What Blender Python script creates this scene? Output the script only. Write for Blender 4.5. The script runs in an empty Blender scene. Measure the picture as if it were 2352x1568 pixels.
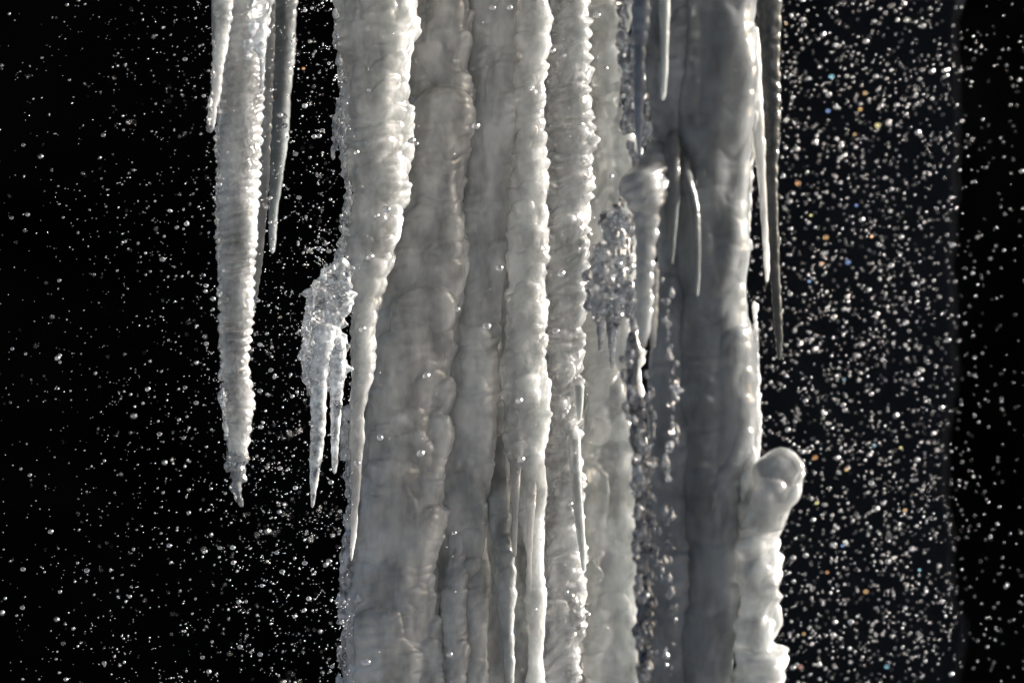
import bpy, math, random
import numpy as np
from mathutils import Matrix, Vector
R = math.radians
rng = np.random.default_rng(7)
random.seed(7)
sc = bpy.context.scene
COL = sc.collection

# ------------------------------------------------------------------ helpers
S = 0.6 / 1568.0          # metres per pixel of the measured picture, on the plane y = 0
D = 3.0                   # camera stands three metres in front of that plane

def X(px, y=0.0): return (px - 1176.0) * S * (D + y) / D
def Z(py, y=0.0): return (784.0 - py) * S * (D + y) / D

def _h(ix, iy, iz, seed):
    h = (ix.astype(np.uint32) * np.uint32(374761393) + iy.astype(np.uint32) * np.uint32(668265263)
         + iz.astype(np.uint32) * np.uint32(2147483647) + np.uint32((seed * 974711 + 17) & 0xffffffff))
    h = (h ^ (h >> np.uint32(13))) * np.uint32(1274126177)
    h = (h ^ (h >> np.uint32(15))) * np.uint32(2246822519)
    h ^= h >> np.uint32(16)
    return h

def noise(P, freq, seed=0):
    """gradient noise, about -1..1; freq scalar or 3-vector"""
    Q = P * np.asarray(freq, dtype=float) + 1000.0
    I = np.floor(Q).astype(np.int64); F = Q - I
    U = F * F * F * (F * (F * 6 - 15) + 10)
    out = 0
    for dx in (0, 1):
        wx = U[..., 0] if dx else 1 - U[..., 0]
        for dy in (0, 1):
            wy = U[..., 1] if dy else 1 - U[..., 1]
            for dz in (0, 1):
                wz = U[..., 2] if dz else 1 - U[..., 2]
                h = _h(I[..., 0] + dx, I[..., 1] + dy, I[..., 2] + dz, seed)
                gx = ((h & np.uint32(1023)).astype(float) / 511.5) - 1
                gy = (((h >> np.uint32(10)) & np.uint32(1023)).astype(float) / 511.5) - 1
                gz = (((h >> np.uint32(20)) & np.uint32(1023)).astype(float) / 511.5) - 1
                out = out + wx * wy * wz * (gx * (F[..., 0] - dx) + gy * (F[..., 1] - dy) + gz * (F[..., 2] - dz))
    return out * 1.5

def fbm(P, freq, octs=3, seed=0, gain=.5):
    f = np.asarray(freq, dtype=float); a = 1.0; o = 0
    for k in range(octs):
        o = o + a * noise(P, f, seed + 31 * k); a *= gain; f = f * 2.03
    return o

def link(name, me, mat=None, parent=None):
    o = bpy.data.objects.new(name, me); COL.objects.link(o)
    if mat is not None and me is not None:
        me.materials.clear(); me.materials.append(M[mat] if isinstance(mat, str) else mat)
    if parent is not None:
        o.parent = parent
    return o

def tag(o, label=None, cat=None, group=None, kind=None):
    if label: o['label'] = label
    if cat: o['category'] = cat
    if group: o['group'] = group
    if kind: o['kind'] = kind
    return o

def mesh_np(name, V, Fq, Ft=None):
    """V (n,3), Fq (m,4) quads, Ft (k,3) triangles"""
    me = bpy.data.meshes.new(name)
    nq = len(Fq); nt = 0 if Ft is None else len(Ft)
    idx = Fq.reshape(-1) if nt == 0 else (np.concatenate([Fq.reshape(-1), Ft.reshape(-1)]) if nq else Ft.reshape(-1))
    ls = np.concatenate([np.arange(nq) * 4, nq * 4 + np.arange(nt) * 3])
    me.vertices.add(len(V)); me.vertices.foreach_set('co', np.ascontiguousarray(V, dtype=np.float32).reshape(-1))
    me.loops.add(len(idx)); me.loops.foreach_set('vertex_index', idx.astype(np.int32))
    me.polygons.add(nq + nt); me.polygons.foreach_set('loop_start', ls.astype(np.int32))
    me.update(calc_edges=True); me.validate()
    me.polygons.foreach_set('use_smooth', np.ones(len(me.polygons), dtype=bool))
    me.update()
    return me

# ------------------------------------------------------------------ materials
def mat_new(name):
    m = bpy.data.materials.new(name); m.use_nodes = True
    nt = m.node_tree; nt.nodes.clear()
    return m, nt, nt.nodes, nt.links

def facet_normal(N, L, tc, scale, k, base=None):
    """tiny crystal facets: every cell of a 3D cell pattern gets its own tilt"""
    v = N.new('ShaderNodeTexVoronoi'); v.inputs['Scale'].default_value = scale
    L.new(tc.outputs['Object'], v.inputs['Vector'])
    s1 = N.new('ShaderNodeVectorMath'); s1.operation = 'SUBTRACT'; s1.inputs[1].default_value = (.5, .5, .5)
    L.new(v.outputs['Color'], s1.inputs[0])
    s2 = N.new('ShaderNodeVectorMath'); s2.operation = 'SCALE'; s2.inputs['Scale'].default_value = k
    L.new(s1.outputs[0], s2.inputs[0])
    s3 = N.new('ShaderNodeVectorMath'); s3.operation = 'ADD'
    if base is None:
        ge = N.new('ShaderNodeNewGeometry'); L.new(ge.outputs['Normal'], s3.inputs[0])
    else:
        L.new(base, s3.inputs[0])
    L.new(s2.outputs[0], s3.inputs[1])
    s4 = N.new('ShaderNodeVectorMath'); s4.operation = 'NORMALIZE'; L.new(s3.outputs[0], s4.inputs[0])
    return s4.outputs[0]

def ice_mat(name, col, radius=.009, rough=.2, trans=0.36, bump=.35, bump_scale=230.0, facet=.0, fscale=520., cloud=.22, coat=.5, coat_rough=.22):
    """milky ice: scattering body, partly see-through, glossy wet skin, cloudy patches of trapped air, pitted skin"""
    m, nt, N, L = mat_new(name)
    out = N.new('ShaderNodeOutputMaterial'); b = N.new('ShaderNodeBsdfPrincipled')
    L.new(b.outputs[0], out.inputs[0])
    tc = N.new('ShaderNodeTexCoord')
    n1 = N.new('ShaderNodeTexNoise'); n1.inputs['Scale'].default_value = 38; n1.inputs['Detail'].default_value = 4
    n1.inputs['Distortion'].default_value = .6
    L.new(tc.outputs['Object'], n1.inputs['Vector'])
    rp = N.new('ShaderNodeMapRange'); rp.inputs[1].default_value = .3; rp.inputs[2].default_value = .7
    rp.inputs[3].default_value = 1 - cloud; rp.inputs[4].default_value = 1.0
    L.new(n1.outputs[0], rp.inputs[0])
    mx = N.new('ShaderNodeMix'); mx.data_type = 'RGBA'; mx.blend_type = 'MULTIPLY'
    mx.inputs[0].default_value = 1; mx.inputs[6].default_value = (*col, 1)
    L.new(rp.outputs[0], mx.inputs[7])
    L.new(mx.outputs[2], b.inputs['Base Color'])
    b.inputs['Subsurface Weight'].default_value = 1.0
    b.inputs['Subsurface Radius'].default_value = (.95, 1.0, 1.0)
    b.inputs['Subsurface Scale'].default_value = radius
    b.inputs['IOR'].default_value = 1.31
    b.inputs['Roughness'].default_value = rough
    n4 = N.new('ShaderNodeTexNoise'); n4.inputs['Scale'].default_value = 1; n4.inputs['Detail'].default_value = 3
    mp = N.new('ShaderNodeMapping'); mp.inputs['Scale'].default_value = (46, 46, 20)
    L.new(tc.outputs['Object'], mp.inputs['Vector']); L.new(mp.outputs[0], n4.inputs['Vector'])
    r4 = N.new('ShaderNodeMapRange'); r4.inputs[1].default_value = .35; r4.inputs[2].default_value = .65
    r4.inputs[3].default_value = max(0, trans - .25); r4.inputs[4].default_value = min(1, trans + .25)
    L.new(n4.outputs[0], r4.inputs[0]); L.new(r4.outputs[0], b.inputs['Transmission Weight'])
    b.inputs['Coat Weight'].default_value = coat; b.inputs['Coat Roughness'].default_value = coat_rough; b.inputs['Coat IOR'].default_value = 1.5
    n2 = N.new('ShaderNodeTexNoise'); n2.inputs['Scale'].default_value = bump_scale; n2.inputs['Detail'].default_value = 2
    L.new(tc.outputs['Object'], n2.inputs['Vector'])
    bp = N.new('ShaderNodeBump'); bp.inputs['Strength'].default_value = bump; bp.inputs['Distance'].default_value = .002
    L.new(n2.outputs[0], bp.inputs['Height'])
    nrm = bp.outputs[0]
    if facet: nrm = facet_normal(N, L, tc, fscale, facet, nrm)
    L.new(nrm, b.inputs['Normal']); L.new(nrm, b.inputs['Coat Normal'])
    return m

def clear_mat(name, milk=.3, rough=.12, col=(.82, .85, .87), facet=.7, scale=420., coat=.8, body=(.95, .97, 1), ior=1.31):
    """clear ice: glass body with crystal facets and some trapped air"""
    m, nt, N, L = mat_new(name)
    out = N.new('ShaderNodeOutputMaterial')
    g = N.new('ShaderNodeBsdfPrincipled')
    g.inputs['Base Color'].default_value = (*body, 1)
    g.inputs['Transmission Weight'].default_value = 1; g.inputs['IOR'].default_value = ior
    g.inputs['Roughness'].default_value = rough
    s = N.new('ShaderNodeBsdfPrincipled')
    s.inputs['Base Color'].default_value = (*col, 1)
    s.inputs['Subsurface Weight'].default_value = 1; s.inputs['Subsurface Scale'].default_value = .006
    s.inputs['Subsurface Radius'].default_value = (.95, 1, 1)
    s.inputs['IOR'].default_value = 1.31; s.inputs['Roughness'].default_value = rough
    tc = N.new('ShaderNodeTexCoord')
    n = N.new('ShaderNodeTexNoise'); n.inputs['Scale'].default_value = 90; n.inputs['Detail'].default_value = 3
    L.new(tc.outputs['Object'], n.inputs['Vector'])
    mr = N.new('ShaderNodeMapRange'); mr.inputs[1].default_value = .35; mr.inputs[2].default_value = .65
    mr.inputs[3].default_value = max(0, milk - .3); mr.inputs[4].default_value = min(1, milk + .3)
    L.new(n.outputs[0], mr.inputs[0])
    nrm = facet_normal(N, L, tc, scale, facet)
    for q in (g, s):
        L.new(nrm, q.inputs['Normal']); L.new(nrm, q.inputs['Coat Normal'])
        q.inputs['Coat Weight'].default_value = coat; q.inputs['Coat Roughness'].default_value = .12; q.inputs['Coat IOR'].default_value = 1.6
    mx = N.new('ShaderNodeMixShader')
    L.new(mr.outputs[0], mx.inputs[0]); L.new(g.outputs[0], mx.inputs[1]); L.new(s.outputs[0], mx.inputs[2])
    L.new(mx.outputs[0], out.inputs[0])
    return m

def water_mat(name, col=(1, 1, 1), rough=.08):
    m, nt, N, L = mat_new(name)
    out = N.new('ShaderNodeOutputMaterial'); g = N.new('ShaderNodeBsdfPrincipled')
    g.inputs['Base Color'].default_value = (*col, 1)
    g.inputs['Transmission Weight'].default_value = 1; g.inputs['IOR'].default_value = 1.33
    g.inputs['Roughness'].default_value = rough
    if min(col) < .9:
        g.inputs['Specular Tint'].default_value = (*col, 1); g.inputs['IOR'].default_value = 1.9; g.inputs['Roughness'].default_value = .35  # coloured drops: dispersed sunlight is put into the specular tint
    else:
        g.inputs['Coat Weight'].default_value = 1; g.inputs['Coat Roughness'].default_value = .23; g.inputs['Coat IOR'].default_value = 4.0
    L.new(g.outputs[0], out.inputs[0])
    return m

M = dict(
    white=ice_mat('milky_ice', (.765, .77, .748), radius=.03, trans=.5, rough=.13, coat=1, coat_rough=.11, bump=.09, bump_scale=150),
    ring=ice_mat('rippled_ice', (.76, .765, .755), radius=.02, rough=.13, trans=.60, facet=.03, coat=1, coat_rough=.12, bump=.1),
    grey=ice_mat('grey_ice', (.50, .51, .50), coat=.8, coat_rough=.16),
    dark=ice_mat('shade_dark_ice', (.31, .325, .328), coat=.3, bump=.1, radius=.02),  # albedo lowered to carry the shadow on the nearer right ice
    dark2=ice_mat('dusky_ice', (.39, .405, .408), coat=.3, bump=.1, radius=.02),
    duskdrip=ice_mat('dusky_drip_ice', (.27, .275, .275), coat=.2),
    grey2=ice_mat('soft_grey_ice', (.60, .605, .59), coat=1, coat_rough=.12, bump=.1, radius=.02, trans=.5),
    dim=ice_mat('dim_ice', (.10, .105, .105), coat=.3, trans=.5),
    blue=ice_mat('bluish_ice', (.30, .34, .40), rough=.12, trans=.5),
    bright=ice_mat('bright_ice', (.78, .785, .765), trans=.5, radius=.03, coat=1, coat_rough=.11, bump=.09, bump_scale=150),
    clear=clear_mat('clear_ice', .3, facet=.3, scale=300),
    glass=clear_mat('glassy_ice', -.1, facet=.08, scale=200, rough=.05, body=(.46, .48, .52), ior=1.45),
    crust=clear_mat('crusted_clear_ice', .2, facet=.32, scale=340, rough=.07, body=(.85, .88, .92)),
    darkglass=clear_mat('dark_glassy_ice', -.3, facet=.06, scale=200, rough=.05, body=(.16, .17, .19), ior=1.5),
    water=water_mat('water'),
)

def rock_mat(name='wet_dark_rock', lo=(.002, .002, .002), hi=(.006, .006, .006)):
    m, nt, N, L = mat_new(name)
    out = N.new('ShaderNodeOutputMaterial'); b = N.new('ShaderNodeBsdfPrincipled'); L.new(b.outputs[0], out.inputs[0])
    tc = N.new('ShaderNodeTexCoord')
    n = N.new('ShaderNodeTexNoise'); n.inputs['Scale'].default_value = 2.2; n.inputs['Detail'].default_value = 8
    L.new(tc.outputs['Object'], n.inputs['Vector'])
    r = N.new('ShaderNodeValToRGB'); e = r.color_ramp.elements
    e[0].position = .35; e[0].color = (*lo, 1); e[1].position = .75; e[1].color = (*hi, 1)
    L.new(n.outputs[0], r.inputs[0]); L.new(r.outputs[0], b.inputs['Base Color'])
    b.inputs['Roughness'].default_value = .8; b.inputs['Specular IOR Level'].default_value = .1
    return m

def snow_mat():
    m, nt, N, L = mat_new('snow')
    out = N.new('ShaderNodeOutputMaterial'); b = N.new('ShaderNodeBsdfPrincipled'); L.new(b.outputs[0], out.inputs[0])
    tc = N.new('ShaderNodeTexCoord')
    n = N.new('ShaderNodeTexNoise'); n.inputs['Scale'].default_value = 3; n.inputs['Detail'].default_value = 6
    L.new(tc.outputs['Object'], n.inputs['Vector'])
    bp = N.new('ShaderNodeBump'); bp.inputs['Strength'].default_value = .4; bp.inputs['Distance'].default_value = .1
    L.new(n.outputs[0], bp.inputs['Height']); L.new(bp.outputs[0], b.inputs['Normal'])
    r = N.new('ShaderNodeValToRGB'); e = r.color_ramp.elements
    e[0].position = .44; e[0].color = (.10, .10, .105, 1); e[1].position = .60; e[1].color = (.36, .365, .37, 1)  # patchy snow and rock, darkened to weaken its bounced fill
    L.new(n.outputs[0], r.inputs[0]); L.new(r.outputs[0], b.inputs['Base Color']); b.inputs['Roughness'].default_value = .7
    return m
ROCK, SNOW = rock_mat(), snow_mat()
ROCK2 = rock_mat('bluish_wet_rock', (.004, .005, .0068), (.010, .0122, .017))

# ------------------------------------------------------------------ ice bodies
ZTOP, ZBOT = 1.02, -1.0

def smooth1(a, k):
    if k < 2: return a
    w = np.hanning(k + 2)[1:-1]; w /= w.sum()
    p = np.pad(a, (k, k), mode='edge')
    return np.convolve(p, w, mode='same')[k:-k]

def lobe_field(TH, ZZ, RAD, lobes):
    """rounded drip bulges: an arched upper rim, a body that fades downwards"""
    Dm = np.zeros_like(TH)
    zr = ZZ[:, 0]
    for (t0, z0, w, h, Lt, sk) in lobes:
        r = np.where((zr < z0) & (zr > z0 - 5 * Lt - 2 * w))[0]
        if len(r) == 0: continue
        sl = slice(r[0], r[-1] + 1)
        dt = (TH[sl] - t0 + math.pi) % (2 * math.pi) - math.pi
        vv = z0 - ZZ[sl]
        uu = dt * RAD[sl] - sk * vv
        q = np.clip(1 - (uu / w) ** 2, 0, 1)
        s = vv - w * (1 - np.sqrt(q)) * .9
        e = np.clip(s / (w * .75), 0, 1)
        p = np.sqrt(np.clip(1 - (1 - e) ** 2, 0, 1)) * q ** .5 * np.exp(-np.clip(s, 0, None) / Lt)
        Dm[sl] = np.maximum(Dm[sl], h * p)
    return Dm

def make_lobes(n, zr, w, h, Lt, th=(-math.pi, 0), sk=0.0, seed=0):
    g = np.random.default_rng(seed); out = []
    for _ in range(n):
        k = g.uniform(.55, 1.3)
        out.append((g.uniform(*th), g.uniform(*zr), w * k, h * k * g.uniform(.7, 1.2), Lt * g.uniform(.6, 1.5), sk * g.uniform(.5, 1.5)))
    return out

def body(name, prof, y, dr=1.0, na=150, dz=.0011, smooth=14, ripple=None, ripple2=(.0105, .0013, -.55, .8), lobes=(), und=.0, und_f=(30, 30, 14),
         fine=.0, fine_f=260, open_top=False, open_bot=False, mat='white', parent=None, seed=1, ylist=None, wob=.0):
    """one continuous ice mesh whose left and right outline follow prof = [(py, left, right)]"""
    P = np.array(prof, dtype=float)
    pz = Z(P[:, 0], y); pl = X(P[:, 1], y); pr = X(P[:, 2], y)
    zt, zb = pz[0], pz[-1]
    lo, hi = -.33 * (D + y) / D, .33 * (D + y) / D
    zs = []
    if open_top:
        zs += list(np.arange(ZTOP, hi, -.012)); zt = min(hi, ZTOP)
    zb2 = lo if open_bot else zb
    zs += list(np.linspace(zt, zb2, max(8, int((zt - zb2) / dz))))
    if open_bot:
        zs += list(np.arange(lo - .012, ZBOT, -.012)) + [ZBOT]
    zs = np.array(zs)
    o = np.argsort(pz)
    l = np.interp(zs, pz[o], pl[o]); r = np.interp(zs, pz[o], pr[o])
    c = smooth1((l + r) / 2, smooth); a = smooth1((r - l) / 2, smooth)
    # round off closed ends
    if not open_bot:
        tl = max(a.max() * .25, .003); t = np.clip((zs - zb) / tl, 0, 1); a = a * np.sqrt(np.clip(1 - (1 - t) ** 2, 0.0004, 1))
    if not open_top:
        tl = max(a[len(a) // 6] * .8, .003); t = np.clip((zt - zs) / tl, 0, 1); a = a * np.sqrt(np.clip(1 - (1 - t) ** 2, 0.0004, 1))
    yc = np.full_like(zs, y)
    if ylist is not None:
        yl = np.array(ylist, dtype=float); k = np.argsort(Z(yl[:, 0], y)); yc = np.interp(zs, Z(yl[:, 0], y)[k], yl[k, 1])
    if wob:
        Q = np.stack([zs * 0 + seed * 3.1, zs * 0, zs], -1)
        c = c + wob * noise(Q, 22, seed + 5) * np.clip(a / a.max() * 2, 0, 1); yc = yc + wob * noise(Q, 18, seed + 9)
    # angles: front half twice as dense as the back
    tt = np.linspace(0, 1, na, endpoint=False)
    th = np.pi / 2 + 2 * np.pi * (tt + .085 * np.sin(2 * np.pi * tt) * 1.0)
    TH, ZZ = np.meshgrid(th, zs)
    A = a[:, None]; B = A * dr
    bx = c[:, None] + A * np.cos(TH); by = yc[:, None] + B * np.sin(TH)
    nx = np.cos(TH) * dr; ny = np.sin(TH); nl = np.sqrt(nx * nx + ny * ny); nx /= nl; ny /= nl
    base = np.stack([bx, by, ZZ], -1)
    d = np.zeros_like(TH)
    lim = np.clip(A / .012, .15, 1)
    if und: d += und * fbm(base, und_f, 2, seed) * lim
    if ripple:
        per, amp, slant, irr = ripple
        ph = ZZ / per + slant * np.cos(TH) + irr * fbm(base, (28, 28, 34), 2, seed + 3)
        rip = .6 * np.abs(np.sin(np.pi * ph)) ** .8 + .2 * (1 - np.cos(2 * np.pi * ph)) - .55
        d += amp * rip * lim * (.65 + .6 * fbm(base, (40, 40, 40), 2, seed + 8))
    if ripple2:
        per, amp, slant, irr = ripple2
        ph = ZZ / per + slant * np.cos(TH) + irr * fbm(base, (34, 34, 40), 2, seed + 23)
        d += amp * np.abs(np.sin(np.pi * ph)) ** .8 * np.clip(.55 + fbm(base, (30, 30, 22), 2, seed + 28), 0, 1.4) * lim
    if len(lobes):
        d += lobe_field(TH, ZZ, np.maximum(A * (1 + dr) / 2, .002) + 0 * TH, lobes) * np.minimum(1, lim * 1.3)
        d -= .25 * np.mean([q[3] for q in lobes]) * np.minimum(1, lim * 1.3)
    if fine: d += fine * fbm(base, fine_f, 2, seed + 13) * np.minimum(1, lim * 1.5)
    d = np.maximum(d, -.6 * A)
    V = base + np.stack([nx * d, ny * d, np.zeros_like(d)], -1)
    nr = len(zs)
    V = V.reshape(-1, 3)
    i = np.arange(nr - 1)[:, None] * na; j = np.arange(na)[None, :]; j2 = (j + 1) % na
    Q = np.stack([i + j, i + na + j, i + na + j2, i + j2], -1).reshape(-1, 4)
    top = np.array([[c[0], yc[0], zs[0]]]); bot = np.array([[c[-1], yc[-1], zs[-1] - (0 if open_bot else .0004)]])
    V = np.concatenate([V, top, bot]); it = nr * na; ib = it + 1
    jj = np.arange(na); jn = (jj + 1) % na
    T = np.concatenate([np.stack([np.full(na, it), jj, jn], -1), np.stack([np.full(na, ib), (nr - 1) * na + jn, (nr - 1) * na + jj], -1)])
    me = mesh_np(name, V, Q, T)
    return link(name, me, M[mat] if isinstance(mat, str) else mat, parent)

def root(name, label, cat, loc=(0, 0, 0), group=None):
    o = bpy.data.objects.new(name, None); o.empty_display_size = .02; COL.objects.link(o); o.location = loc
    return tag(o, label, cat, group, 'thing')

def blob_mesh(name, balls, mat, parent=None, voxel=.0011, disp=.0022, dsize=.006, disp2=.0, seed=0):
    """many ice lumps merged to one skin: icospheres and tapered drips fused by a voxel remesh, then roughened"""
    Vs, Ts = [], []; n0 = 0
    iv, it = ICO2
    for (x, yy, z, rx, ry, rz) in balls:
        Vs.append(iv * np.array([rx, ry, rz]) + np.array([x, yy, z])); Ts.append(it + n0); n0 += len(iv)
    me = mesh_np(name, np.concatenate(Vs), np.zeros((0, 4), int), np.concatenate(Ts))
    o = link(name, me, mat)
    md = o.modifiers.new('fuse', 'REMESH'); md.mode = 'VOXEL'; md.voxel_size = voxel; md.use_smooth_shade = True
    dg = bpy.context.evaluated_depsgraph_get(); ev = o.evaluated_get(dg)
    me2 = bpy.data.meshes.new_from_object(ev)
    o.modifiers.clear(); o.data = me2; bpy.data.meshes.remove(me)
    nv = len(me2.vertices); co = np.empty(nv * 3, np.float32); me2.vertices.foreach_get('co', co); co = co.reshape(-1, 3).astype(float)
    nn = np.empty(nv * 3, np.float32); me2.vertices.foreach_get('normal', nn); nn = nn.reshape(-1, 3)
    co = co + nn * (disp * fbm(co, 1 / dsize, 2, seed))[:, None]
    if disp2: co = co + nn * (disp2 * noise(co, 520, seed + 4))[:, None]
    me2.vertices.foreach_set('co', co.astype(np.float32).reshape(-1))
    me2.polygons.foreach_set('use_smooth', np.ones(len(me2.polygons), dtype=bool)); me2.update()
    me2.materials.clear(); me2.materials.append(mat if not isinstance(mat, str) else M[mat])
    me2.name = name; o.name = name
    if parent is not None: o.parent = parent
    return o

def ico(sub):
    import bmesh
    bm = bmesh.new(); bmesh.ops.create_icosphere(bm, subdivisions=sub, radius=1)
    bm.verts.ensure_lookup_table()
    v = np.array([q.co[:] for q in bm.verts]); t = np.array([[q.index for q in f.verts] for f in bm.faces]); bm.free()
    return v, t
ICO1, ICO2, ICO3 = ico(1), ico(2), ico(3)

def chain(pts, y, step=.002):
    """lumps strung along (px, py, radius px) points -> ball list"""
    out = []
    for (x0, y0, r0), (x1, y1, r1) in zip(pts[:-1], pts[1:]):
        L_ = math.hypot(X(x1) - X(x0), Z(y1) - Z(y0)); n = max(2, int(L_ / step))
        for k in range(n):
            t = k / n; rr = (r0 + (r1 - r0) * t) * S
            out.append((X(x0 + (x1 - x0) * t, y), y, Z(y0 + (y1 - y0) * t, y), rr, rr, rr * 1.2))
    return out

def scatter(n, box, y, dy, r, seed, edge=None):
    g = np.random.default_rng(seed); out = []
    for _ in range(n):
        px = g.uniform(box[0], box[2]); py = g.uniform(box[1], box[3]); rr = g.uniform(*r) * S
        out.append((X(px, y), y + g.uniform(-dy, dy), Z(py, y), rr * g.uniform(.6, 1.1), rr * g.uniform(.6, 1.1), rr * g.uniform(.7, 1.8)))
    return out

def along(pts, n, y, dy, r, jit, seed):
    """lumps scattered along a polyline of (px, py)"""
    g = np.random.default_rng(seed); out = []; P = np.array(pts, float)
    for _ in range(n):
        k = g.uniform(0, len(P) - 1.001); i = int(k); q = P[i] + (P[i + 1] - P[i]) * (k - i)
        rr = g.uniform(*r) * S
        out.append((X(q[0] + g.uniform(-jit, jit), y), y + g.uniform(-dy, dy), Z(q[1] + g.uniform(-8, 8), y), rr * g.uniform(.5, 1), rr * g.uniform(.5, 1), rr * g.uniform(.9, 2.4)))
    return out

# ---- A. the hanging group on the left
GI = 'icicles hanging at the left'
t = root('icicle', 'long pale rippled icicle with glassy crooked tip, thickest of the left group', 'icicle', (X(560), -.20, .3), GI)
def adopt(o, t):
    o.data.transform(Matrix.Translation(-t.location)); o.parent = t; return o
o = body('shaft', [(-30, 528, 622), (60, 522, 618), (120, 518, 604), (200, 506, 606), (280, 502, 603), (350, 500, 599), (430, 498, 596), (500, 497, 591), (620, 503, 582),
                   (700, 505, 577), (800, 508, 574), (860, 510, 572), (925, 512, 577), (980, 517, 573), (1020, 525, 571), (1060, 531, 562)],
         -.20, .95, 190, .0008, 16, ripple=(.0082, .0030, -.35, .6), und=.0026, und_f=(40, 40, 26), fine=.0007, fine_f=300, open_top=True, mat='ring', seed=3)
adopt(o, t)
o = blob_mesh('glassy_tip', chain([(545, 1040, 19), (547, 1075, 17), (545, 1095, 15), (541, 1115, 12), (548, 1135, 9), (555, 1152, 5), (557, 1163, 2.5)], -.20) + scatter(8, (526, 1040, 565, 1110), -.20, .004, (6, 11), 5), 'glass', None, .0011, .0022, .006, 0, 3)
adopt(o, t)
o = blob_mesh('clear_crust', along([(508, 190), (502, 330), (499, 500), (505, 650), (507, 800), (512, 930), (524, 1030)], 150, -.204, .01, (2.5, 6), 4, 6) + [(X(512, -.20), -.204, Z(912, -.20), .0045, .004, .006), (X(526, -.20), -.20, Z(1072, -.20), .004, .004, .0045)],
              'crust', None, .0012, .0012, .004, .0004, 8)
adopt(o, t)

t = root('icicle', 'short ribbed icicle at the far left, ending in a clear round drop', 'icicle', (X(505), -.03, .3), GI)
adopt(body('shaft', [(-30, 490, 540), (50, 492, 532), (100, 493, 522), (150, 490, 513), (200, 483, 508), (250, 478, 501), (290, 475, 494), (300, 477, 490)],
           -.23, .9, 110, .0008, 10, ripple=(.0085, .0030, -.2, .4), und=.004, und_f=(60, 60, 40), fine=.0007, open_top=True, mat='ring', seed=11), t)
adopt(blob_mesh('clear_crust', along([(492, 90), (488, 200), (480, 290)], 40, -.234, .007, (3, 6), 4, 21) + [(X(483, -.23), -.23, Z(294, -.23), .0035, .0035, .0042)], 'glass', None, .0011, .001, .004, 0, 5), t)

t = root('icicle', 'thin knobbly drip with a blunt end in front of the thick left icicle', 'icicle', (X(595), -.045, .3), GI)
adopt(body('shaft', [(-30, 570, 625), (20, 572, 622), (60, 574, 615), (90, 578, 611), (115, 585, 610), (135, 595, 610), (170, 596, 608), (200, 595, 605), (217, 597, 604)],
           -.245, .9, 90, .0009, 8, ripple=(.011, .0025, .2, .6), und=.005, und_f=(60, 60, 60), open_top=True, mat='clear', seed=14), t)
adopt(blob_mesh('ice_lump', scatter(26, (566, 60, 606, 128), -.25, .01, (6, 12), 31), 'clear', None, .0012, .0015, .006, .0003, 6), t)

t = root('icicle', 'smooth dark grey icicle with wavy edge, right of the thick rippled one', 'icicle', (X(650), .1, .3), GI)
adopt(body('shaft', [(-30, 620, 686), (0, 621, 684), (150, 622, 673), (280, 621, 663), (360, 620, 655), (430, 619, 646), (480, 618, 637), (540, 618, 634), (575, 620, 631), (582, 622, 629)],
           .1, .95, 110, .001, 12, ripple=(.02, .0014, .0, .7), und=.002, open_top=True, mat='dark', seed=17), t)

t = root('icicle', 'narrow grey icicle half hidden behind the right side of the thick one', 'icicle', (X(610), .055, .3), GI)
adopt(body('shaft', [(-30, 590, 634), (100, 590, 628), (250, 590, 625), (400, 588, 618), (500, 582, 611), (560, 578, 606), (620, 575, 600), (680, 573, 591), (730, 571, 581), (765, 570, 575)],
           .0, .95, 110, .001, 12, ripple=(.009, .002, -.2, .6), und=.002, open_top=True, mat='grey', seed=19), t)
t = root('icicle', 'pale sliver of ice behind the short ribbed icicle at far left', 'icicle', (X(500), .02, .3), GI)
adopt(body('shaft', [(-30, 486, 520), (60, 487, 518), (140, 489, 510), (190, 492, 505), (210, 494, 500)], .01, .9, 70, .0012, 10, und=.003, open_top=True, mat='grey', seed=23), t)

# ---- B. the frozen columns in the middle
GC = 'frozen columns of the fall'
t = root('ice_column', 'broad tapering left column with clear crusted edge, ending in a long pointed tip', 'ice column', (X(860), -.045, .3), GC)
adopt(body('shaft', [(-30, 766, 958), (0, 768, 957), (100, 775, 947), (200, 785, 945), (260, 780, 946), (350, 790, 942), (440, 800, 935), (500, 797, 922), (560, 790, 910), (610, 795, 898), (660, 800, 890), (720, 803, 880), (800, 804, 866),
                     (860, 802, 857), (950, 801, 843), (1050, 804, 836), (1150, 806, 829), (1220, 807, 823), (1285, 805, 812)],
           -.045, .85, 230, .00095, 22, ripple=(.017, .0028, -.55, .8), und=.006, und_f=(34, 34, 20), fine=.0003, fine_f=200,
           lobes=make_lobes(48, (Z(640), Z(0)), .011, .0078, .018, (-1.2, .2), -.4, 5) + make_lobes(34, (Z(600), Z(0)), .013, .005, .02, (-3.0, -1.2), 0, 6), open_top=True, mat='white', seed=29, ylist=[(-30, -.045), (600, -.045), (900, -.058), (1290, -.062)]), t)
adopt(blob_mesh('clear_crust', along([(770, 0), (778, 100), (788, 200), (783, 270), (792, 350), (800, 440), (797, 500), (785, 580), (772, 605)], 170, -.05, .016, (4, 11), 6, 41), 'crust', None, .0013, .0016, .005, .0004, 9), t)
adopt(blob_mesh('clear_drip', chain([(782, 235, 10), (773, 290, 11), (768, 340, 7), (763, 372, 3)], -.05) + chain([(788, 300, 9), (795, 345, 6), (797, 365, 3)], -.05), 'clear', None, .0011, .002, .006, .0003, 2), t)

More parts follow.
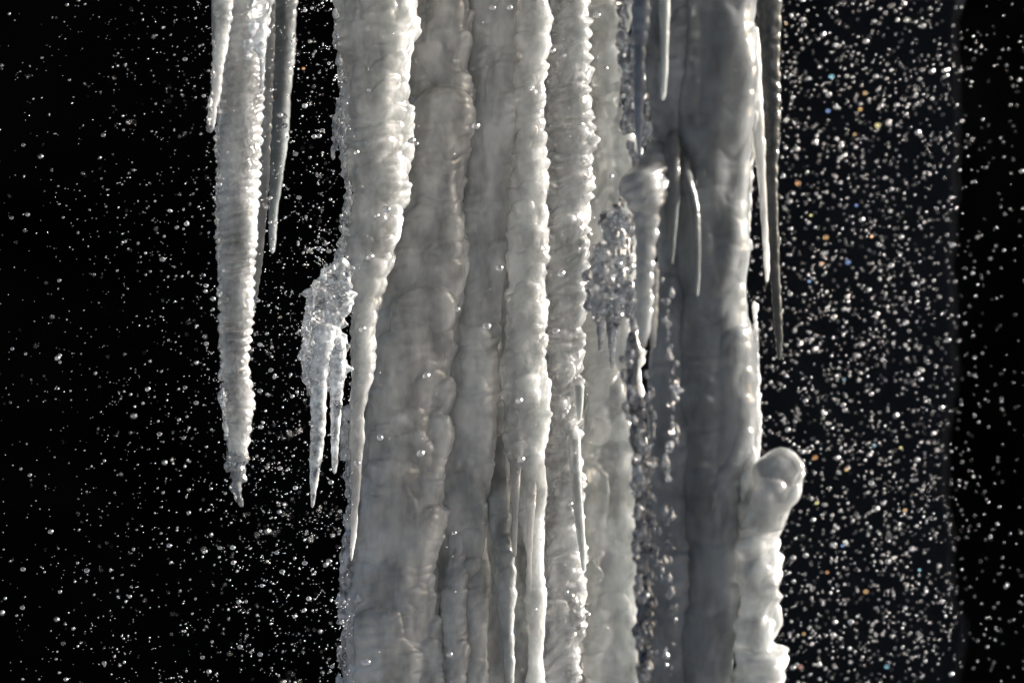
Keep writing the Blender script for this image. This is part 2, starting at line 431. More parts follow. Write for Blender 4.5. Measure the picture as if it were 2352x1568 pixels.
t = root('clear_ice_cluster', 'lumpy glittering clear ice with two dripping points, left of the tapering column', 'icicle', (X(750), -.06, .12))
yb = -.14
adopt(body('ice_lump', [(590, 770, 802), (620, 740, 806), (650, 722, 806), (700, 708, 800), (760, 704, 792), (810, 698, 790), (850, 704, 788), (875, 708, 784), (900, 712, 775)], yb + .006, .7, 190, .0008, 10, ripple=(.022, .002, -.5, 1.2), und=.007, und_f=(60, 60, 60), fine=.0022, fine_f=210,
           lobes=make_lobes(50, (Z(880), Z(600)), .007, .004, .008, (-3, .2), 0, 54), mat='crust', seed=31), t)
adopt(blob_mesh('clear_crust', along([(770, 612), (735, 640), (712, 700), (704, 760), (700, 820), (706, 870)], 70, yb, .012, (4, 9), 7, 52), 'crust', None, .0011, .0018, .005, .0006, 11), t)
adopt(body('hanging_point', [(740, 722, 775), (800, 722, 768), (860, 716, 752), (930, 713, 748), (985, 713, 745), (1040, 713, 740), (1100, 713, 732), (1140, 713, 726), (1166, 714, 721)],
           yb - .012, .9, 100, .0009, 10, ripple=(.012, .0022, 0, .6), und=.003, fine=.0006, mat='clear', seed=33, wob=.001), t)
adopt(body('hanging_point', [(770, 755, 792), (820, 758, 792), (870, 760, 788), (940, 760, 782), (1000, 761, 778), (1060, 763, 776), (1088, 765, 772)],
           yb - .004, .9, 80, .0009, 8, ripple=(.008, .0022, 0, .6), und=.003, fine=.0006, mat='clear', seed=35, wob=.001), t)
adopt(body('hanging_point', [(820, 700, 716), (870, 702, 714), (912, 706, 711)], yb, .9, 50, .001, 4, ripple=(.006, .001, 0, .6), mat='glass', seed=36), t)

t = root('ice_column', 'wide middle-left column with big dark rounded lobes along its right edge', 'ice column', (X(980), 0, .3), GC)
lb = make_lobes(64, (Z(1600), Z(0)), .013, .0105, .024, (-.75, .4), 0, 61) + make_lobes(44, (Z(1600), Z(-40)), .016, .008, .035, (-2.6, -.8), 0, 62)
lb += [(-1.25, Z(198), .027, .022, .055, 0), (-1.4, Z(30), .013, .008, .03, 0), (-1.15, Z(62), .008, .007, .02, 0), (-.9, Z(90), .009, .007, .025, 0),
       (-1.2, Z(655), .027, .021, .045, 0), (-1.5, Z(735), .018, .013, .03, 0), (-1.0, Z(730), .012, .010, .03, 0), (-1.8, Z(755), .022, .012, .05, 0),
       (-.95, Z(490), .02, .013, .03, 0), (-.9, Z(545), .02, .013, .03, 0), (-.8, Z(590), .02, .013, .03, 0)]
adopt(body('shaft', [(-30, 930, 1078), (0, 932, 1078), (100, 930, 1076), (200, 928, 1076), (350, 922, 1070), (500, 905, 1060), (620, 862, 1060), (700, 842, 1052), (760, 832, 1048), (850, 824, 1045), (950, 820, 1028), (1050, 816, 1018),
                     (1150, 812, 1015), (1290, 800, 1010), (1400, 790, 1004), (1500, 788, 1008), (1600, 788, 1004)],
           0.004, .62, 280, .00095, 24, ripple=(.030, .0016, -.25, .9), und=.007, und_f=(26, 26, 18), lobes=lb, open_top=True, open_bot=True, mat='white', seed=37), t)
adopt(blob_mesh('clear_crust', along([(800, 930), (795, 1000), (800, 1060), (806, 1140), (800, 1230), (797, 1290), (785, 1350), (792, 1430), (786, 1500), (788, 1600)], 190, .005, .014, (5, 12), 9, 71)
, 'clear', None, .0014, .0022, .007, .0005, 10), t)
adopt(body('drip', [(640, 885, 905), (665, 888, 903), (700, 889, 901), (728, 891, 900)], -.015, .9, 50, .001, 4, mat='dark', seed=38), t)

adopt(blob_mesh('clear_lump', along([(800, 1330), (830, 1380), (805, 1420)], 20, -.01, .006, (7, 12), 6, 72), 'clear', None, .0013, .0022, .006, .0005, 20), t)
t = root('ice_column', 'smooth broad column right of the dark lobes, splitting into flat folds lower down', 'ice column', (X(1110), .03, .3), GC)
adopt(body('shaft', [(-30, 1070, 1200), (0, 1070, 1198), (200, 1070, 1190), (300, 1066, 1185), (500, 1060, 1172), (650, 1050, 1160), (850, 1020, 1150), (1000, 1010, 1152), (1150, 1000, 1130), (1290, 995, 1105), (1400, 1000, 1098), (1600, 1000, 1100)],
           .012, .5, 220, .001, 24, ripple=(.045, .0012, .2, 1.0), und=.006, und_f=(34, 34, 12),
           lobes=make_lobes(34, (Z(600), Z(-20)), .014, .006, .03, (-.9, .3), 0, 63) + make_lobes(40, (Z(1600), Z(700)), .012, .005, .045, (-2.6, -.3), 0, 64) + [(-.75, Z(208), .014, .010, .05, 0), (-2.4, Z(300), .01, .004, .1, 0)], open_top=True, open_bot=True, mat='white', seed=41), t)
adopt(body('fold', [(1050, 1020, 1060), (1200, 1016, 1070), (1290, 1014, 1072), (1400, 1014, 1066), (1500, 1018, 1076), (1600, 1020, 1074)], -.004, .8, 110, .001, 16, ripple=(.03, .0018, -.3, .8), und=.004, open_bot=True, mat='white', seed=42, ylist=[(1050, .035), (1250, .006), (1450, -.004), (1600, -.006)],
           lobes=make_lobes(14, (Z(1600), Z(1150)), .010, .004, .03, (-2.2, -.2), 0, 68)), t)
adopt(body('fold', [(1080, 1060, 1100), (1240, 1062, 1118), (1300, 1064, 1124), (1400, 1062, 1120), (1600, 1066, 1116)], .004, .8, 110, .001, 16, ripple=(.04, .0016, -.3, .8), und=.004, open_bot=True, mat='white', seed=43, ylist=[(1080, .040), (1300, .009), (1450, .002), (1600, 0)]), t)

t = root('ice_column', 'bright lumpy column of slanting bulges that breaks into thin drips below', 'ice column', (X(1215), .01, .3), GC)
adopt(body('shaft', [(-30, 1196, 1258), (0, 1196, 1256), (150, 1190, 1252), (300, 1186, 1250), (500, 1172, 1252), (600, 1168, 1254), (700, 1166, 1252), (800, 1158, 1244), (860, 1152, 1252), (920, 1156, 1264), (1000, 1162, 1260), (1060, 1172, 1256), (1100, 1180, 1252), (1300, 1206, 1250), (1450, 1212, 1250), (1600, 1212, 1250)],
           .004, .8, 180, .0009, 18, ripple=(.02, .0012, -.5, .9), und=.004, und_f=(40, 40, 25), fine=.0005, fine_f=160,
           lobes=make_lobes(170, (Z(1050), Z(-20)), .0095, .0068, .013, (-2.9, .3), -.35, 65) + make_lobes(20, (Z(1600), Z(1050)), .012, .003, .04, (-2.6, .2), 0, 66), open_top=True, open_bot=True, mat='bright', seed=45), t)
adopt(body('drip', [(900, 1160, 1206), (1060, 1172, 1202), (1120, 1174, 1194), (1200, 1176, 1190), (1280, 1178, 1186)], -.022, .9, 60, .001, 8, und=.002, mat='white', seed=46, ylist=[(900, .03), (1070, -.004), (1120, -.014), (1280, -.016)]), t)
adopt(body('drip', [(940, 1204, 1250), (1110, 1208, 1234), (1200, 1210, 1226), (1300, 1211, 1221), (1340, 1212, 1221), (1358, 1213, 1219)], -.024, .9, 60, .001, 8, und=.002, mat='white', seed=47, ylist=[(940, .03), (1110, -.004), (1160, -.014), (1360, -.016)]), t)

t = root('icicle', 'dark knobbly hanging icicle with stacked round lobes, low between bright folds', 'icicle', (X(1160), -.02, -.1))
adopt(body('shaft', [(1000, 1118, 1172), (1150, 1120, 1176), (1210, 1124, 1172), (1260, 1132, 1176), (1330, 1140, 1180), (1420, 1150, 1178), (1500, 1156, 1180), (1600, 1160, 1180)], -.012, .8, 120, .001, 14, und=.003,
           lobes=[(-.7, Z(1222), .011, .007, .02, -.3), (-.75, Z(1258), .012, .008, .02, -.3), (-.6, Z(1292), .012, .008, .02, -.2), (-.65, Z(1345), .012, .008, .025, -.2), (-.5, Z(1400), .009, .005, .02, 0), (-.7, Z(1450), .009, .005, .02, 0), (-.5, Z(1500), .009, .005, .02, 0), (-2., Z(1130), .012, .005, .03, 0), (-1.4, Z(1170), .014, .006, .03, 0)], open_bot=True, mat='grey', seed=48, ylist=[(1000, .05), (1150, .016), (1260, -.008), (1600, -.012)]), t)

t = root('ice_column', 'ringed column like stacked collars with white crests on its right side', 'ice column', (X(1305), .035, .3), GC)
adopt(body('shaft', [(-30, 1262, 1357), (0, 1262, 1355), (100, 1260, 1350), (220, 1258, 1352), (320, 1256, 1370), (400, 1256, 1362), (480, 1254, 1355), (560, 1254, 1360), (640, 1254, 1350), (750, 1252, 1340), (850, 1252, 1336), (1000, 1254, 1334), (1150, 1256, 1334), (1250, 1254, 1338), (1400, 1250, 1345), (1500, 1250, 1338), (1600, 1250, 1340)],
           .032, .85, 200, .0009, 14, ripple=(.0125, .0048, -.5, .9), und=.005, und_f=(40, 40, 26), fine=.0006, fine_f=260, lobes=make_lobes(110, (Z(1600), Z(-20)), .011, .0065, .010, (-2.5, .3), -.45, 67), open_top=True, open_bot=True, mat='ring', seed=51), t)
adopt(body('drip', [(880, 1318, 1342), (930, 1322, 1340), (955, 1326, 1336), (965, 1328, 1333)], .0, .9, 50, .001, 4, mat='grey', seed=52), t)

t = root('icicle', 'thin straight icicle hanging between the ringed and the smooth column', 'icicle', (X(1325), .0, -.05))
adopt(body('shaft', [(950, 1300, 1320), (1000, 1305, 1334), (1080, 1308, 1336), (1160, 1316, 1340), (1220, 1324, 1344), (1270, 1332, 1346), (1312, 1338, 1345)], -.005, .9, 70, .0009, 10, ripple=(.012, .001, 0, .6), und=.002, mat='grey', seed=53, ylist=[(950, .04), (1010, .014), (1080, .002), (1312, 0)]), t)

t = root('ice_column', 'smooth grey column with shallow ripples behind the glittering clear ice', 'ice column', (X(1410), .05, .3), GC)
adopt(body('shaft', [(-30, 1345, 1480), (0, 1345, 1480), (400, 1350, 1476), (800, 1335, 1470), (1000, 1334, 1480), (1300, 1336, 1490), (1600, 1334, 1490)],
           .06, .6, 180, .001, 24, ripple=(.034, .0022, -.4, 1.0), und=.007, und_f=(30, 30, 24), lobes=make_lobes(30, (Z(1600), Z(-20)), .013, .0035, .02, (-2.6, -.2), 0, 69), open_top=True, open_bot=True, mat='white', seed=55), t)

# the curtain of ice behind the columns
t = body('ice_curtain', [(-30, 1060, 1400), (0, 1060, 1400), (600, 1060, 1400), (1000, 1080, 1390), (1300, 1090, 1390), (1600, 1090, 1390)], .085, .2, 200, .0016, 20, ripple=(.018, .002, -3, 1.2), und=.012, und_f=(40, 40, 9), open_top=True, open_bot=True, mat='ring', seed=57)
tag(t, 'bright rippled sheet of ice seen in the gaps behind the columns', 'ice sheet', None, 'thing')

# ---- C. the nearer group on the right
yr = -.32
t = root('ice_column', 'thick smooth dark grey column on the right, largest and darkest of all', 'ice column', (X(1640, yr), yr, .3), GC)
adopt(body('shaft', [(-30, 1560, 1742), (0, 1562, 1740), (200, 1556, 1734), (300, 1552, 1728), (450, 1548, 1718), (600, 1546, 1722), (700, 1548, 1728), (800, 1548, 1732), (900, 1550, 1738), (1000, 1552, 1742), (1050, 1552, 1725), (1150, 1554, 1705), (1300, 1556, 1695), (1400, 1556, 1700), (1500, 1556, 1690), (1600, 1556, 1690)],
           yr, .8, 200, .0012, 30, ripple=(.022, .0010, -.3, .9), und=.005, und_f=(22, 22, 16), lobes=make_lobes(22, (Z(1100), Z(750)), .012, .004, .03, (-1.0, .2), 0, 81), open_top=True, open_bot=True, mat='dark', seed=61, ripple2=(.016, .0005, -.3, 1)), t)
adopt(body('side_ridge', [(-30, 1478, 1610), (0, 1480, 1612), (150, 1484, 1618), (290, 1490, 1612), (420, 1500, 1620), (560, 1505, 1640), (700, 1500, 1650), (850, 1485, 1650), (1000, 1480, 1640), (1200, 1490, 1650), (1600, 1500, 1650)], yr + .004, .62, 130, .0012, 20, ripple=(.02, .0018, .3, .8), und=.004,
           lobes=make_lobes(26, (Z(500), Z(-20)), .010, .004, .02, (-2.2, .1), 0, 82), open_top=True, open_bot=True, mat='dark2', seed=62, ripple2=(.016, .0006, .3, 1)), t)
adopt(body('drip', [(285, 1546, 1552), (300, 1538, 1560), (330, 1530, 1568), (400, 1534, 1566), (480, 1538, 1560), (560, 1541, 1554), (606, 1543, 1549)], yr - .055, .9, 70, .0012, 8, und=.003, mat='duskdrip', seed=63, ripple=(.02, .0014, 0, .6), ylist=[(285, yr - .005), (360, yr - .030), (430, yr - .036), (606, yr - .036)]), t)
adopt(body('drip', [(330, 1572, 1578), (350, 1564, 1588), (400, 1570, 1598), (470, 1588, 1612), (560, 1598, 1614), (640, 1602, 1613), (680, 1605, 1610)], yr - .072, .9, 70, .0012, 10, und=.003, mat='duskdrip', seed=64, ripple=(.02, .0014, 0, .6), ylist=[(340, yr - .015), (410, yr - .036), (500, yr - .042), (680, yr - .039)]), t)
adopt(blob_mesh('edge_bulge', along([(1732, 120), (1730, 250), (1720, 400), (1714, 480), (1722, 580)], 60, yr + .01, .006, (6, 13), 3, 91), 'bright', None, .0015, .0015, .01, 0, 13), t)
adopt(blob_mesh('edge_bulge', along([(1735, 700), (1738, 850), (1742, 960), (1743, 1045)], 90, yr + .01, .005, (4, 9), 2, 92), 'bright', None, .0015, .0012, .008, 0, 13), t)

t = root('icicle', 'bluish glassy icicle with beaded rings at the top, before the grey column', 'icicle', (X(1470, yr), yr - .02, .3))
adopt(body('shaft', [(-30, 1453, 1494), (40, 1452, 1493), (80, 1450, 1488), (95, 1457, 1483), (160, 1455, 1481), (230, 1456, 1478), (270, 1458, 1476), (320, 1462, 1474), (365, 1465, 1471)], yr - .03, .95, 90, .001, 6, ripple=(.012, .0035, 0, .35), und=.001, open_top=True, mat='blue', seed=65), t)
t = root('icicle', 'slim grey icicle with a blunt tip at the top of the dark column', 'icicle', (X(1525, yr), yr - .04, .3))
adopt(body('shaft', [(-30, 1510, 1542), (0, 1512, 1540), (80, 1516, 1536), (150, 1518, 1535), (200, 1517, 1531), (231, 1517, 1527)], yr - .045, .95, 80, .0012, 6, ripple=(.02, .0014, 0, .5), und=.002, open_top=True, mat='grey', seed=66), t)

t = root('icicle', 'fat round-shouldered icicle with beaded shaft in front of the clear ice', 'icicle', (X(1480, yr), yr - .03, .15))
adopt(body('shaft', [(300, 1500, 1530), (340, 1484, 1534), (372, 1456, 1534), (395, 1440, 1532), (430, 1432, 1530), (455, 1438, 1522), (480, 1452, 1512), (560, 1458, 1506), (640, 1460, 1500), (720, 1462, 1498), (770, 1466, 1492), (800, 1470, 1484)], yr - .04, .85, 130, .0011, 10, ripple=(.0125, .0034, -.15, .5), und=.004,
           lobes=make_lobes(16, (Z(470), Z(375)), .014, .005, .02, (-2.6, -.2), 0, 83), mat='grey2', seed=67, ylist=[(300, yr + .01), (345, yr - .012), (400, yr - .034), (470, yr - .04), (800, yr - .04)]), t)
adopt(body('hanging_point', [(600, 1492, 1512), (640, 1490, 1513), (700, 1491, 1512), (760, 1492, 1508), (802, 1496, 1505)], yr - .035, .9, 70, .0011, 6, ripple=(.0095, .0040, 0, .25), mat='grey2', seed=68), t)

t = root('clear_ice_cluster', 'tangled glassy ice lump with two little dark drips, beside the beaded shaft', 'icicle', (X(1400, yr), yr + .03, .05))
yc_ = yr + .05
adopt(blob_mesh('ice_lump', scatter(46, (1375, 500, 1445, 640), yc_, .014, (9, 18), 101) + scatter(56, (1355, 620, 1460, 735), yc_, .014, (8, 18), 102) + along([(1440, 420), (1420, 480), (1385, 560), (1350, 640)], 26, yc_, .008, (6, 11), 5, 103), 'glass', None, .0016, .0035, .008, .0005, 14), t)
adopt(body('hanging_point', [(735, 1368, 1392), (770, 1372, 1388), (812, 1376, 1384)], yc_, .9, 50, .0012, 4, ripple=(.01, .001, 0, .5), mat='glass', seed=69), t)
adopt(body('hanging_point', [(735, 1390, 1424), (780, 1396, 1416), (848, 1401, 1410)], yc_ - .008, .9, 50, .0012, 4, ripple=(.012, .001, 0, .5), mat='glass', seed=70), t)

t = root('clear_ice_fringe', 'ragged clear ice fringe with glinting edge around the bluish icicle', 'icicle', (X(1440, yr), yr, .25))
adopt(blob_mesh('ice_lump', scatter(20, (1432, -60, 1490, 80), yr + .01, .01, (8, 16), 111) + scatter(40, (1438, 100, 1490, 300), yr + .01, .01, (8, 16), 112) + scatter(14, (1455, 290, 1490, 380), yr + .01, .01, (7, 13), 114)
      + along([(1424, -10), (1430, 70), (1440, 90), (1424, 110), (1430, 150), (1440, 170), (1420, 220), (1428, 270), (1445, 310), (1456, 370)], 60, yr + .01, .008, (5, 11), 4, 113), 'glass', None, .0016, .003, .008, .0005, 15), t)

t = root('clear_ice_fringe', 'long glinting strip of clear lumpy ice running down the left of the dark column', 'icicle', (X(1490, yr), yr, -.1))
adopt(body('strand', [(760, 1438, 1462), (900, 1440, 1468), (1000, 1452, 1484), (1100, 1458, 1492), (1250, 1460, 1496), (1400, 1464, 1500), (1460, 1452, 1508), (1500, 1462, 1500), (1600, 1466, 1504)], yr - .034, .8, 110, .0011, 8, ripple=(.010, .0022, -.4, .8), und=.006, und_f=(50, 50, 50), lobes=make_lobes(40, (Z(1600), Z(780)), .009, .005, .01, (-3, .2), 0, 124), open_bot=True, mat='darkglass', seed=85), t)
adopt(blob_mesh('ice_lump', along([(1440, 790), (1445, 900), (1462, 1000), (1468, 1100), (1470, 1250), (1474, 1400), (1478, 1600)], 90, yr - .045, .012, (5, 11), 13, 121), 'glass', None, .0015, .004, .007, .0006, 16), t)
adopt(blob_mesh('ice_lump', along([(1478, 860), (1490, 1000), (1500, 1100), (1500, 1250), (1496, 1400), (1500, 1600)], 70, yr - .035, .008, (5, 10), 14, 122), 'glass', None, .0015, .004, .007, .0006, 17), t)
adopt(blob_mesh('clear_crust', along([(1530, 640), (1545, 800), (1550, 900), (1548, 1000), (1530, 1080), (1536, 1200), (1530, 1300), (1540, 1400), (1536, 1600)], 120, yr - .05, .006, (3, 7), 13, 123), 'glass', None, .0015, .0025, .006, .0006, 18), t)

GR = 'icicles on the right edge of the dark column'
t = root('icicle', 'long nearly black icicle with pale lit tip at the right edge', 'icicle', (X(1765, yr), yr, .3), GR)
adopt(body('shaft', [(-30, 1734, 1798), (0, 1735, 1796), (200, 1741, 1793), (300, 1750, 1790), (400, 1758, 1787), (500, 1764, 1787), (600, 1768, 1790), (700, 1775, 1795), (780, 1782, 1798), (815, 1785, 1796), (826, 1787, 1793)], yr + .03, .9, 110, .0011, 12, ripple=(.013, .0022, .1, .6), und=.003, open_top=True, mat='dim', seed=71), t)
t = root('icicle', 'short pale icicle tucked between the dark column and the blackish one', 'icicle', (X(1745, yr), yr, .2), GR)
adopt(body('shaft', [(60, 1726, 1742), (150, 1726, 1748), (240, 1728, 1752), (330, 1732, 1758), (420, 1742, 1760), (520, 1750, 1764), (600, 1755, 1768), (648, 1759, 1765)], yr + .01, .9, 80, .0011, 10, ripple=(.02, .0026, -.3, .6), und=.004, mat='white', seed=72), t)
t = root('ice_nodule', 'round pale ice knob jutting right above a twisted bumpy tail', 'ice knob', (X(1780, yr), yr, -.12))
adopt(body('shaft', [(1010, 1702, 1742), (1060, 1698, 1748), (1110, 1692, 1765), (1150, 1692, 1785), (1200, 1700, 1792), (1260, 1704, 1786), (1330, 1702, 1788), (1400, 1706, 1796), (1460, 1704, 1790), (1520, 1696, 1790), (1600, 1690, 1786)], yr - .01, .8, 170, .0011, 14, ripple=(.020, .0055, -.6, .8), und=.007, und_f=(40, 40, 30),
           lobes=make_lobes(44, (Z(1600), Z(1080)), .015, .009, .02, (-2.8, .3), -.3, 84), open_bot=True, mat='bright', seed=73), t)
adopt(body('knob', [(1026, 1752, 1834), (1045, 1745, 1840), (1065, 1736, 1846), (1090, 1722, 1850), (1120, 1708, 1849), (1145, 1704, 1840), (1165, 1702, 1822), (1190, 1700, 1800), (1225, 1702, 1788)], yr - .014, .75, 160, .0011, 16, und=.0048, und_f=(30, 30, 34), ripple2=(.03, .0016, -.6, 1.0),
           lobes=[(-.9, Z(1075), .016, .008, .03, -.3), (-1.9, Z(1060), .014, .007, .03, .2), (-1.3, Z(1130), .013, .007, .02, -.2), (-.6, Z(1120), .012, .007, .02, 0)], mat='grey2', seed=87), t)

# ------------------------------------------------------------------ water in the air
def drop_mesh(name, v, seed, amp, mat):
    V, T = v
    V = V * (1 + amp * noise(V, 1.1, seed))[:, None] * np.array([1.08, 1.0, .92])
    me = mesh_np(name, V, np.zeros((0, 4), int), T); me.materials.append(mat); return me
DM = [drop_mesh('water_drop', ICO3, k, .25, M['water']) for k in range(5)]
DISPERSION_TINT = {'amber': (1, .62, .25), 'blue': (.25, .45, 1), 'yellow': (.95, .9, .35), 'orange': (1, .5, .22), 'red': (.9, .35, .28), 'cyan': (.3, .75, 1)}  # rainbow colours of refracted sunlight, painted as material tints on clear drops
TM = {k: water_mat('water_' + k, v, .2) for k, v in DISPERSION_TINT.items()}
GD = 'water drops in the air'
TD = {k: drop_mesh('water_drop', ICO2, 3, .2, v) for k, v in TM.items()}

def drop(px, py, y, r, label, mesh=None):
    o = bpy.data.objects.new('water_drop', mesh or DM[int(rng.integers(0, 5))]); COL.objects.link(o)
    o.location = (X(px, y), y, Z(py, y)); s = r * S * (D + y) / D; o.scale = (s, s, s)
    tag(o, label, 'water drop', GD); return o

near = [(847, 207, 5), (946, 323, 8), (957, 330, 5), (818, 350, 7), (888, 481, 9), (865, 496, 7), (850, 590, 9), (832, 755, 8), (1093, 290, 9), (1147, 615, 9), (1118, 749, 10), (979, 863, 9), (1192, 920, 9),
        (1197, 1055, 9), (966, 1041, 9), (1131, 18, 7), (1171, 18, 7), (1371, 35, 9), (1269, 117, 7), (1296, 128, 4), (1392, 157, 5), (1404, 405, 5), (1289, 628, 9), (1276, 760, 8), (1050, 710, 7), (873, 1005, 8),
        (820, 1063, 8), (1300, 945, 6), (1310, 1157, 6), (1301, 1360, 6), (1043, 1223, 6), (1033, 1502, 8), (840, 1520, 10), (1218, 207, 3), (903, 77, 3), (1230, 1398, 5), (1350, 1411, 6), (644, 265, 7), (622, 207, 7), (585, 460, 6), (620, 455, 6)]
cols = [(730, 'the icicles at the left'), (905, 'the broad tapering left column'), (1062, 'the column with dark lobes'), (1160, 'the smooth broad column'), (1255, 'the bright lumpy column'), (1345, 'the ringed column'), (1480, 'the smooth grey column')]
for (px, py, r) in near:
    where = next(n for lim, n in cols if px < lim)
    band = ('near the top', 'at mid height', 'low down')[min(2, int(py / 523))]
    drop(px, py, -.15 + rng.uniform(-.02, .03), r * .95, f'round drop falling before {where}, {band}')
for (px, py, y, r, c, lab) in ((644, 728, -.02, 6, 'amber', 'drop with painted amber glint in the black gap right of the thick left icicle'), (697, 158, .1, 5, 'orange', 'small drop with painted orange glint near the top beside the broad left column'),
                               (1833, 421, .4, 7, 'orange', 'drop with painted orange glint right of the blackish icicle'), (1910, 176, .4, 7, 'cyan', 'drop with painted cyan glint near the top in the right hand spray'), (1902, 255, .4, 6, 'blue', 'drop with painted deep blue glint near the top in the right hand spray'),
                               (2016, 288, .4, 8, 'yellow', 'drop with painted yellow green glint in the upper right spray'), (1948, 602, .4, 7, 'blue', 'drop with painted blue glint at mid height in the right hand spray'), (1987, 214, .4, 6, 'amber', 'drop with painted pale amber glint high in the right spray'),
                               (1897, 545, .4, 7, 'amber', 'drop with painted dull amber glint in the right hand spray at mid height'), (1872, 1050, .4, 7, 'orange', 'drop with painted orange glint just right of the round ice knob'), (2037, 1530, .4, 6, 'cyan', 'drop with painted cyan glint at the bottom of the right hand spray'), (1838, 1530, .4, 6, 'red', 'drop with painted dull red glint at the bottom near the twisted tail'),
                               (1989, 1358, .4, 6, 'amber', 'drop with painted amber glint low in the right hand spray')):
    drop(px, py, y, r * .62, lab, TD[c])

def clump(out, sx, sy):
    """some drops fly in loose clumps: close to an earlier drop"""
    q = out[int(rng.integers(0, len(out)))]
    return q[0] + rng.normal(0, sx), q[1] + rng.normal(0, sy), q[2] + rng.normal(0, .02)
def spray_left(n):
    out = []
    while len(out) < n:
        px = rng.uniform(-60, 810); py = rng.uniform(-60, 1630)
        y = rng.normal(-.09, .05) if rng.random() < .66 else rng.normal(.05, .2)
        if len(out) > 50 and rng.random() < .3: px, py, y = clump(out, 12, 8)
        dens = .25 + .75 * np.clip((px - 60) / 600, 0, 1)
        if px > 810 or rng.random() > dens: continue
        out.append((px, py, y, min(.85 + rng.exponential(1.0), 6)))
    return out
def spray_right(n, behind=None):
    out = []
    while len(out) < n:
        px = rng.uniform(1690, 2420) if behind is None else rng.uniform(*behind); py = rng.uniform(-60, 1630); y = rng.uniform(.19, .42)
        if len(out) > 50 and rng.random() < .22: px, py, y = clump(out, 26, 18)
        dens = 1.0 if px < 2130 else max(.26, 1 - (px - 2130) / 170)
        if (behind is None and px < 1690) or rng.random() > dens: continue
        out.append((px, py, y, min(1.2 + rng.exponential(1.0), 6)))
    return out
def spray_front(n):
    return [(rng.uniform(780, 1560), rng.uniform(-40, 1620), rng.uniform(-.3, -.12), min(.6 + rng.exponential(.45), 3)) for _ in range(n)]
SPL, SPR, SPF = spray_left(5200), spray_right(4700), spray_front(380)
SPL.sort(key=lambda q: -q[3]); SPR.sort(key=lambda q: -q[3])
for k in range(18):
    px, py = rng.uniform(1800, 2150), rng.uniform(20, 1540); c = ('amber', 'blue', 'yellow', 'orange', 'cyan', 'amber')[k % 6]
    drop(px, py, rng.uniform(.2, .4), rng.uniform(2.4, 3.6), f"faint painted {c} glint of a drop in the right hand spray, {('upper', 'middle', 'lower')[int(py / 523)]} third", TD[c])
nl, nr_ = 116, 108
for (px, py, y, r) in SPL[:nl]:
    band = ('upper', 'middle', 'lower')[min(2, max(0, int(py / 523)))]
    side = 'far left of the icicles' if px < 480 else 'between left icicles and tapering column'
    drop(px, py, y, r, f'glinting drop, {side}, {band} third')
for (px, py, y, r) in SPR[:nr_]:
    band = ('upper', 'middle', 'lower')[min(2, max(0, int(py / 523)))]
    side = 'just right of the ice' if px < 2050 else 'towards the right border'
    drop(px, py, y, r, f'blurred bright drop, {side}, {band} third of the picture')
rest = SPL[nl:] + SPR[nr_:] + SPF + spray_right(1500, (820, 1720))
Vs, Ts = [], []; n0 = 0
iv, it = ICO1
for (px, py, y, r) in rest:
    s = r * S * (D + y) / D
    Vs.append(iv * (s * rng.uniform(.85, 1.15, 3)) + np.array([X(px, y), y, Z(py, y)])); Ts.append(it + n0); n0 += len(iv)
me = mesh_np('water_spray', np.concatenate(Vs), np.zeros((0, 4), int), np.concatenate(Ts))
tag(link('water_spray', me, M['water']), 'fine sparkling spray of tiny water drops filling the air around the ice', 'spray', None, 'stuff')

# ------------------------------------------------------------------ setting
def grid(name, x0, x1, z0, z1, nx_, nz_, f, mat):
    gx, gz = np.meshgrid(np.linspace(x0, x1, nx_), np.linspace(z0, z1, nz_))
    V = f(gx.reshape(-1), gz.reshape(-1)); i = np.arange(nz_ - 1)[:, None] * nx_; j = np.arange(nx_ - 1)[None, :]
    Q = np.stack([i + j, i + j + 1, i + nx_ + j + 1, i + nx_ + j], -1).reshape(-1, 4)
    return link(name, mesh_np(name, V, Q), mat)
def wall(x, z):
    P = np.stack([x, x * 0, z], -1)
    return np.stack([x, 2.2 + .35 * fbm(P, 1.3, 5, 3), z], -1)
tag(grid('cliff', -5, 5, -1.3, 1.15, 260, 90, wall, ROCK), kind='structure', label='dark wet rock wall in shade behind the frozen fall', cat='rock')
def butt(x, z):
    P = np.stack([x, x * 0, z], -1)
    back = np.clip(x - .585, 0, None)          # the slab turns back, undercut, at its right edge
    return np.stack([np.minimum(x, .585) - .8 * back + .035 * fbm(np.stack([x * 0, x * 0, z], -1), 4, 5, 12) + .012 * z, 1.5 + .03 * fbm(P, 2.2, 5, 6) + 6 * back, z], -1)
tag(grid('rock_buttress', -.15, .70, -1.3, 1.12, 120, 160, butt, ROCK2), kind='structure', label='slightly paler slab of wet rock behind the right hand spray', cat='rock')
def roof(x, y):
    P = np.stack([x, y, x * 0], -1)
    return np.stack([x, y, 1.06 + .12 * np.abs(fbm(P, 1.7, 4, 8)) + .25 * np.clip(y - .5, 0, None) * 0], -1)
tag(grid('sky_blocking_overhang', -2.6, .75, -2.3, 2.6, 120, 120, roof, ROCK), kind='structure', label='unseen rock ledge the ice hangs from, extended forward to block sky light', cat='rock')  # added above the frame; reaches far forward to block overhead sky light
def gnd(x, y):
    P = np.stack([x, y, x * 0], -1)
    return np.stack([x, y, -1.0 + .05 * fbm(P, .8, 4, 9)], -1)
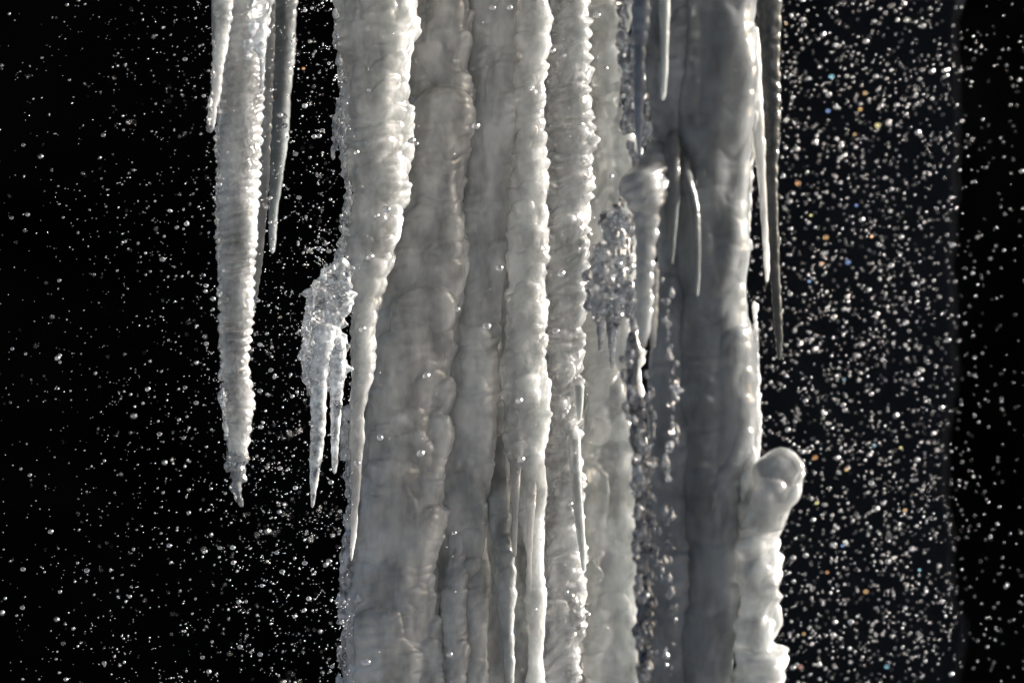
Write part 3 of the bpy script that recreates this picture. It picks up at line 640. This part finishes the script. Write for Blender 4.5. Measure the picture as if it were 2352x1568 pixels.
tag(grid('bounce_ground', -30, 30, -40, 3, 160, 160, gnd, SNOW), kind='structure', label='unseen ground below the fall, patchy snow added to bounce light', cat='ground')  # out of view; snow put here to bounce sunlight onto the ice

# ------------------------------------------------------------------ light
SUN_EL, SUN_BACK = 21.0, 17.0      # sun stands to the right and a little behind the ice
w = bpy.data.worlds.new('World'); sc.world = w; w.use_nodes = True
wn = w.node_tree.nodes; bg = wn['Background']
sky = wn.new('ShaderNodeTexSky'); sky.sky_type = 'NISHITA'; sky.sun_disc = False
sky.sun_elevation = R(SUN_EL); sky.sun_rotation = R(90 - SUN_BACK); sky.dust_density = 7.0; sky.air_density = .8
w.node_tree.links.new(sky.outputs[0], bg.inputs[0]); bg.inputs[1].default_value = .105
sl = bpy.data.lights.new('sun', 'SUN'); sl.energy = 5.0; sl.angle = R(.53); sl.color = (1, .975, .95)
so = bpy.data.objects.new('sun', sl); COL.objects.link(so)
from mathutils import Vector
dirn = Vector((math.cos(R(SUN_BACK)) * math.cos(R(SUN_EL)), math.sin(R(SUN_BACK)) * math.cos(R(SUN_EL)), math.sin(R(SUN_EL))))
so.rotation_euler = (-dirn).to_track_quat('-Z', 'Y').to_euler(); so.location = dirn * 6

# ------------------------------------------------------------------ camera
cd = bpy.data.cameras.new('camera'); cam = bpy.data.objects.new('camera', cd); COL.objects.link(cam)
cam.location = (0, -D, 0); cam.rotation_euler = (R(90), 0, 0)
cd.sensor_width = 36; cd.lens = 36 * D / (2352 * S); cd.clip_end = 200; cd.clip_start = .05
cd.dof.use_dof = True; cd.dof.focus_distance = D - .08; cd.dof.aperture_fstop = 4.6; cd.dof.aperture_blades = 0
sc.camera = cam
sc.view_settings.view_transform = 'Standard'; sc.view_settings.look = 'None'
sc.view_settings.exposure = 1.05; sc.view_settings.gamma = 1
sc.cycles.filter_width = 1.15; sc.cycles.use_denoising = True; sc.cycles.sample_clamp_indirect = 60
sc.cycles.max_bounces = 14; sc.cycles.transmission_bounces = 10; sc.cycles.diffuse_bounces = 4; sc.cycles.glossy_bounces = 4
sc.cycles.caustics_reflective = False; sc.cycles.caustics_refractive = True
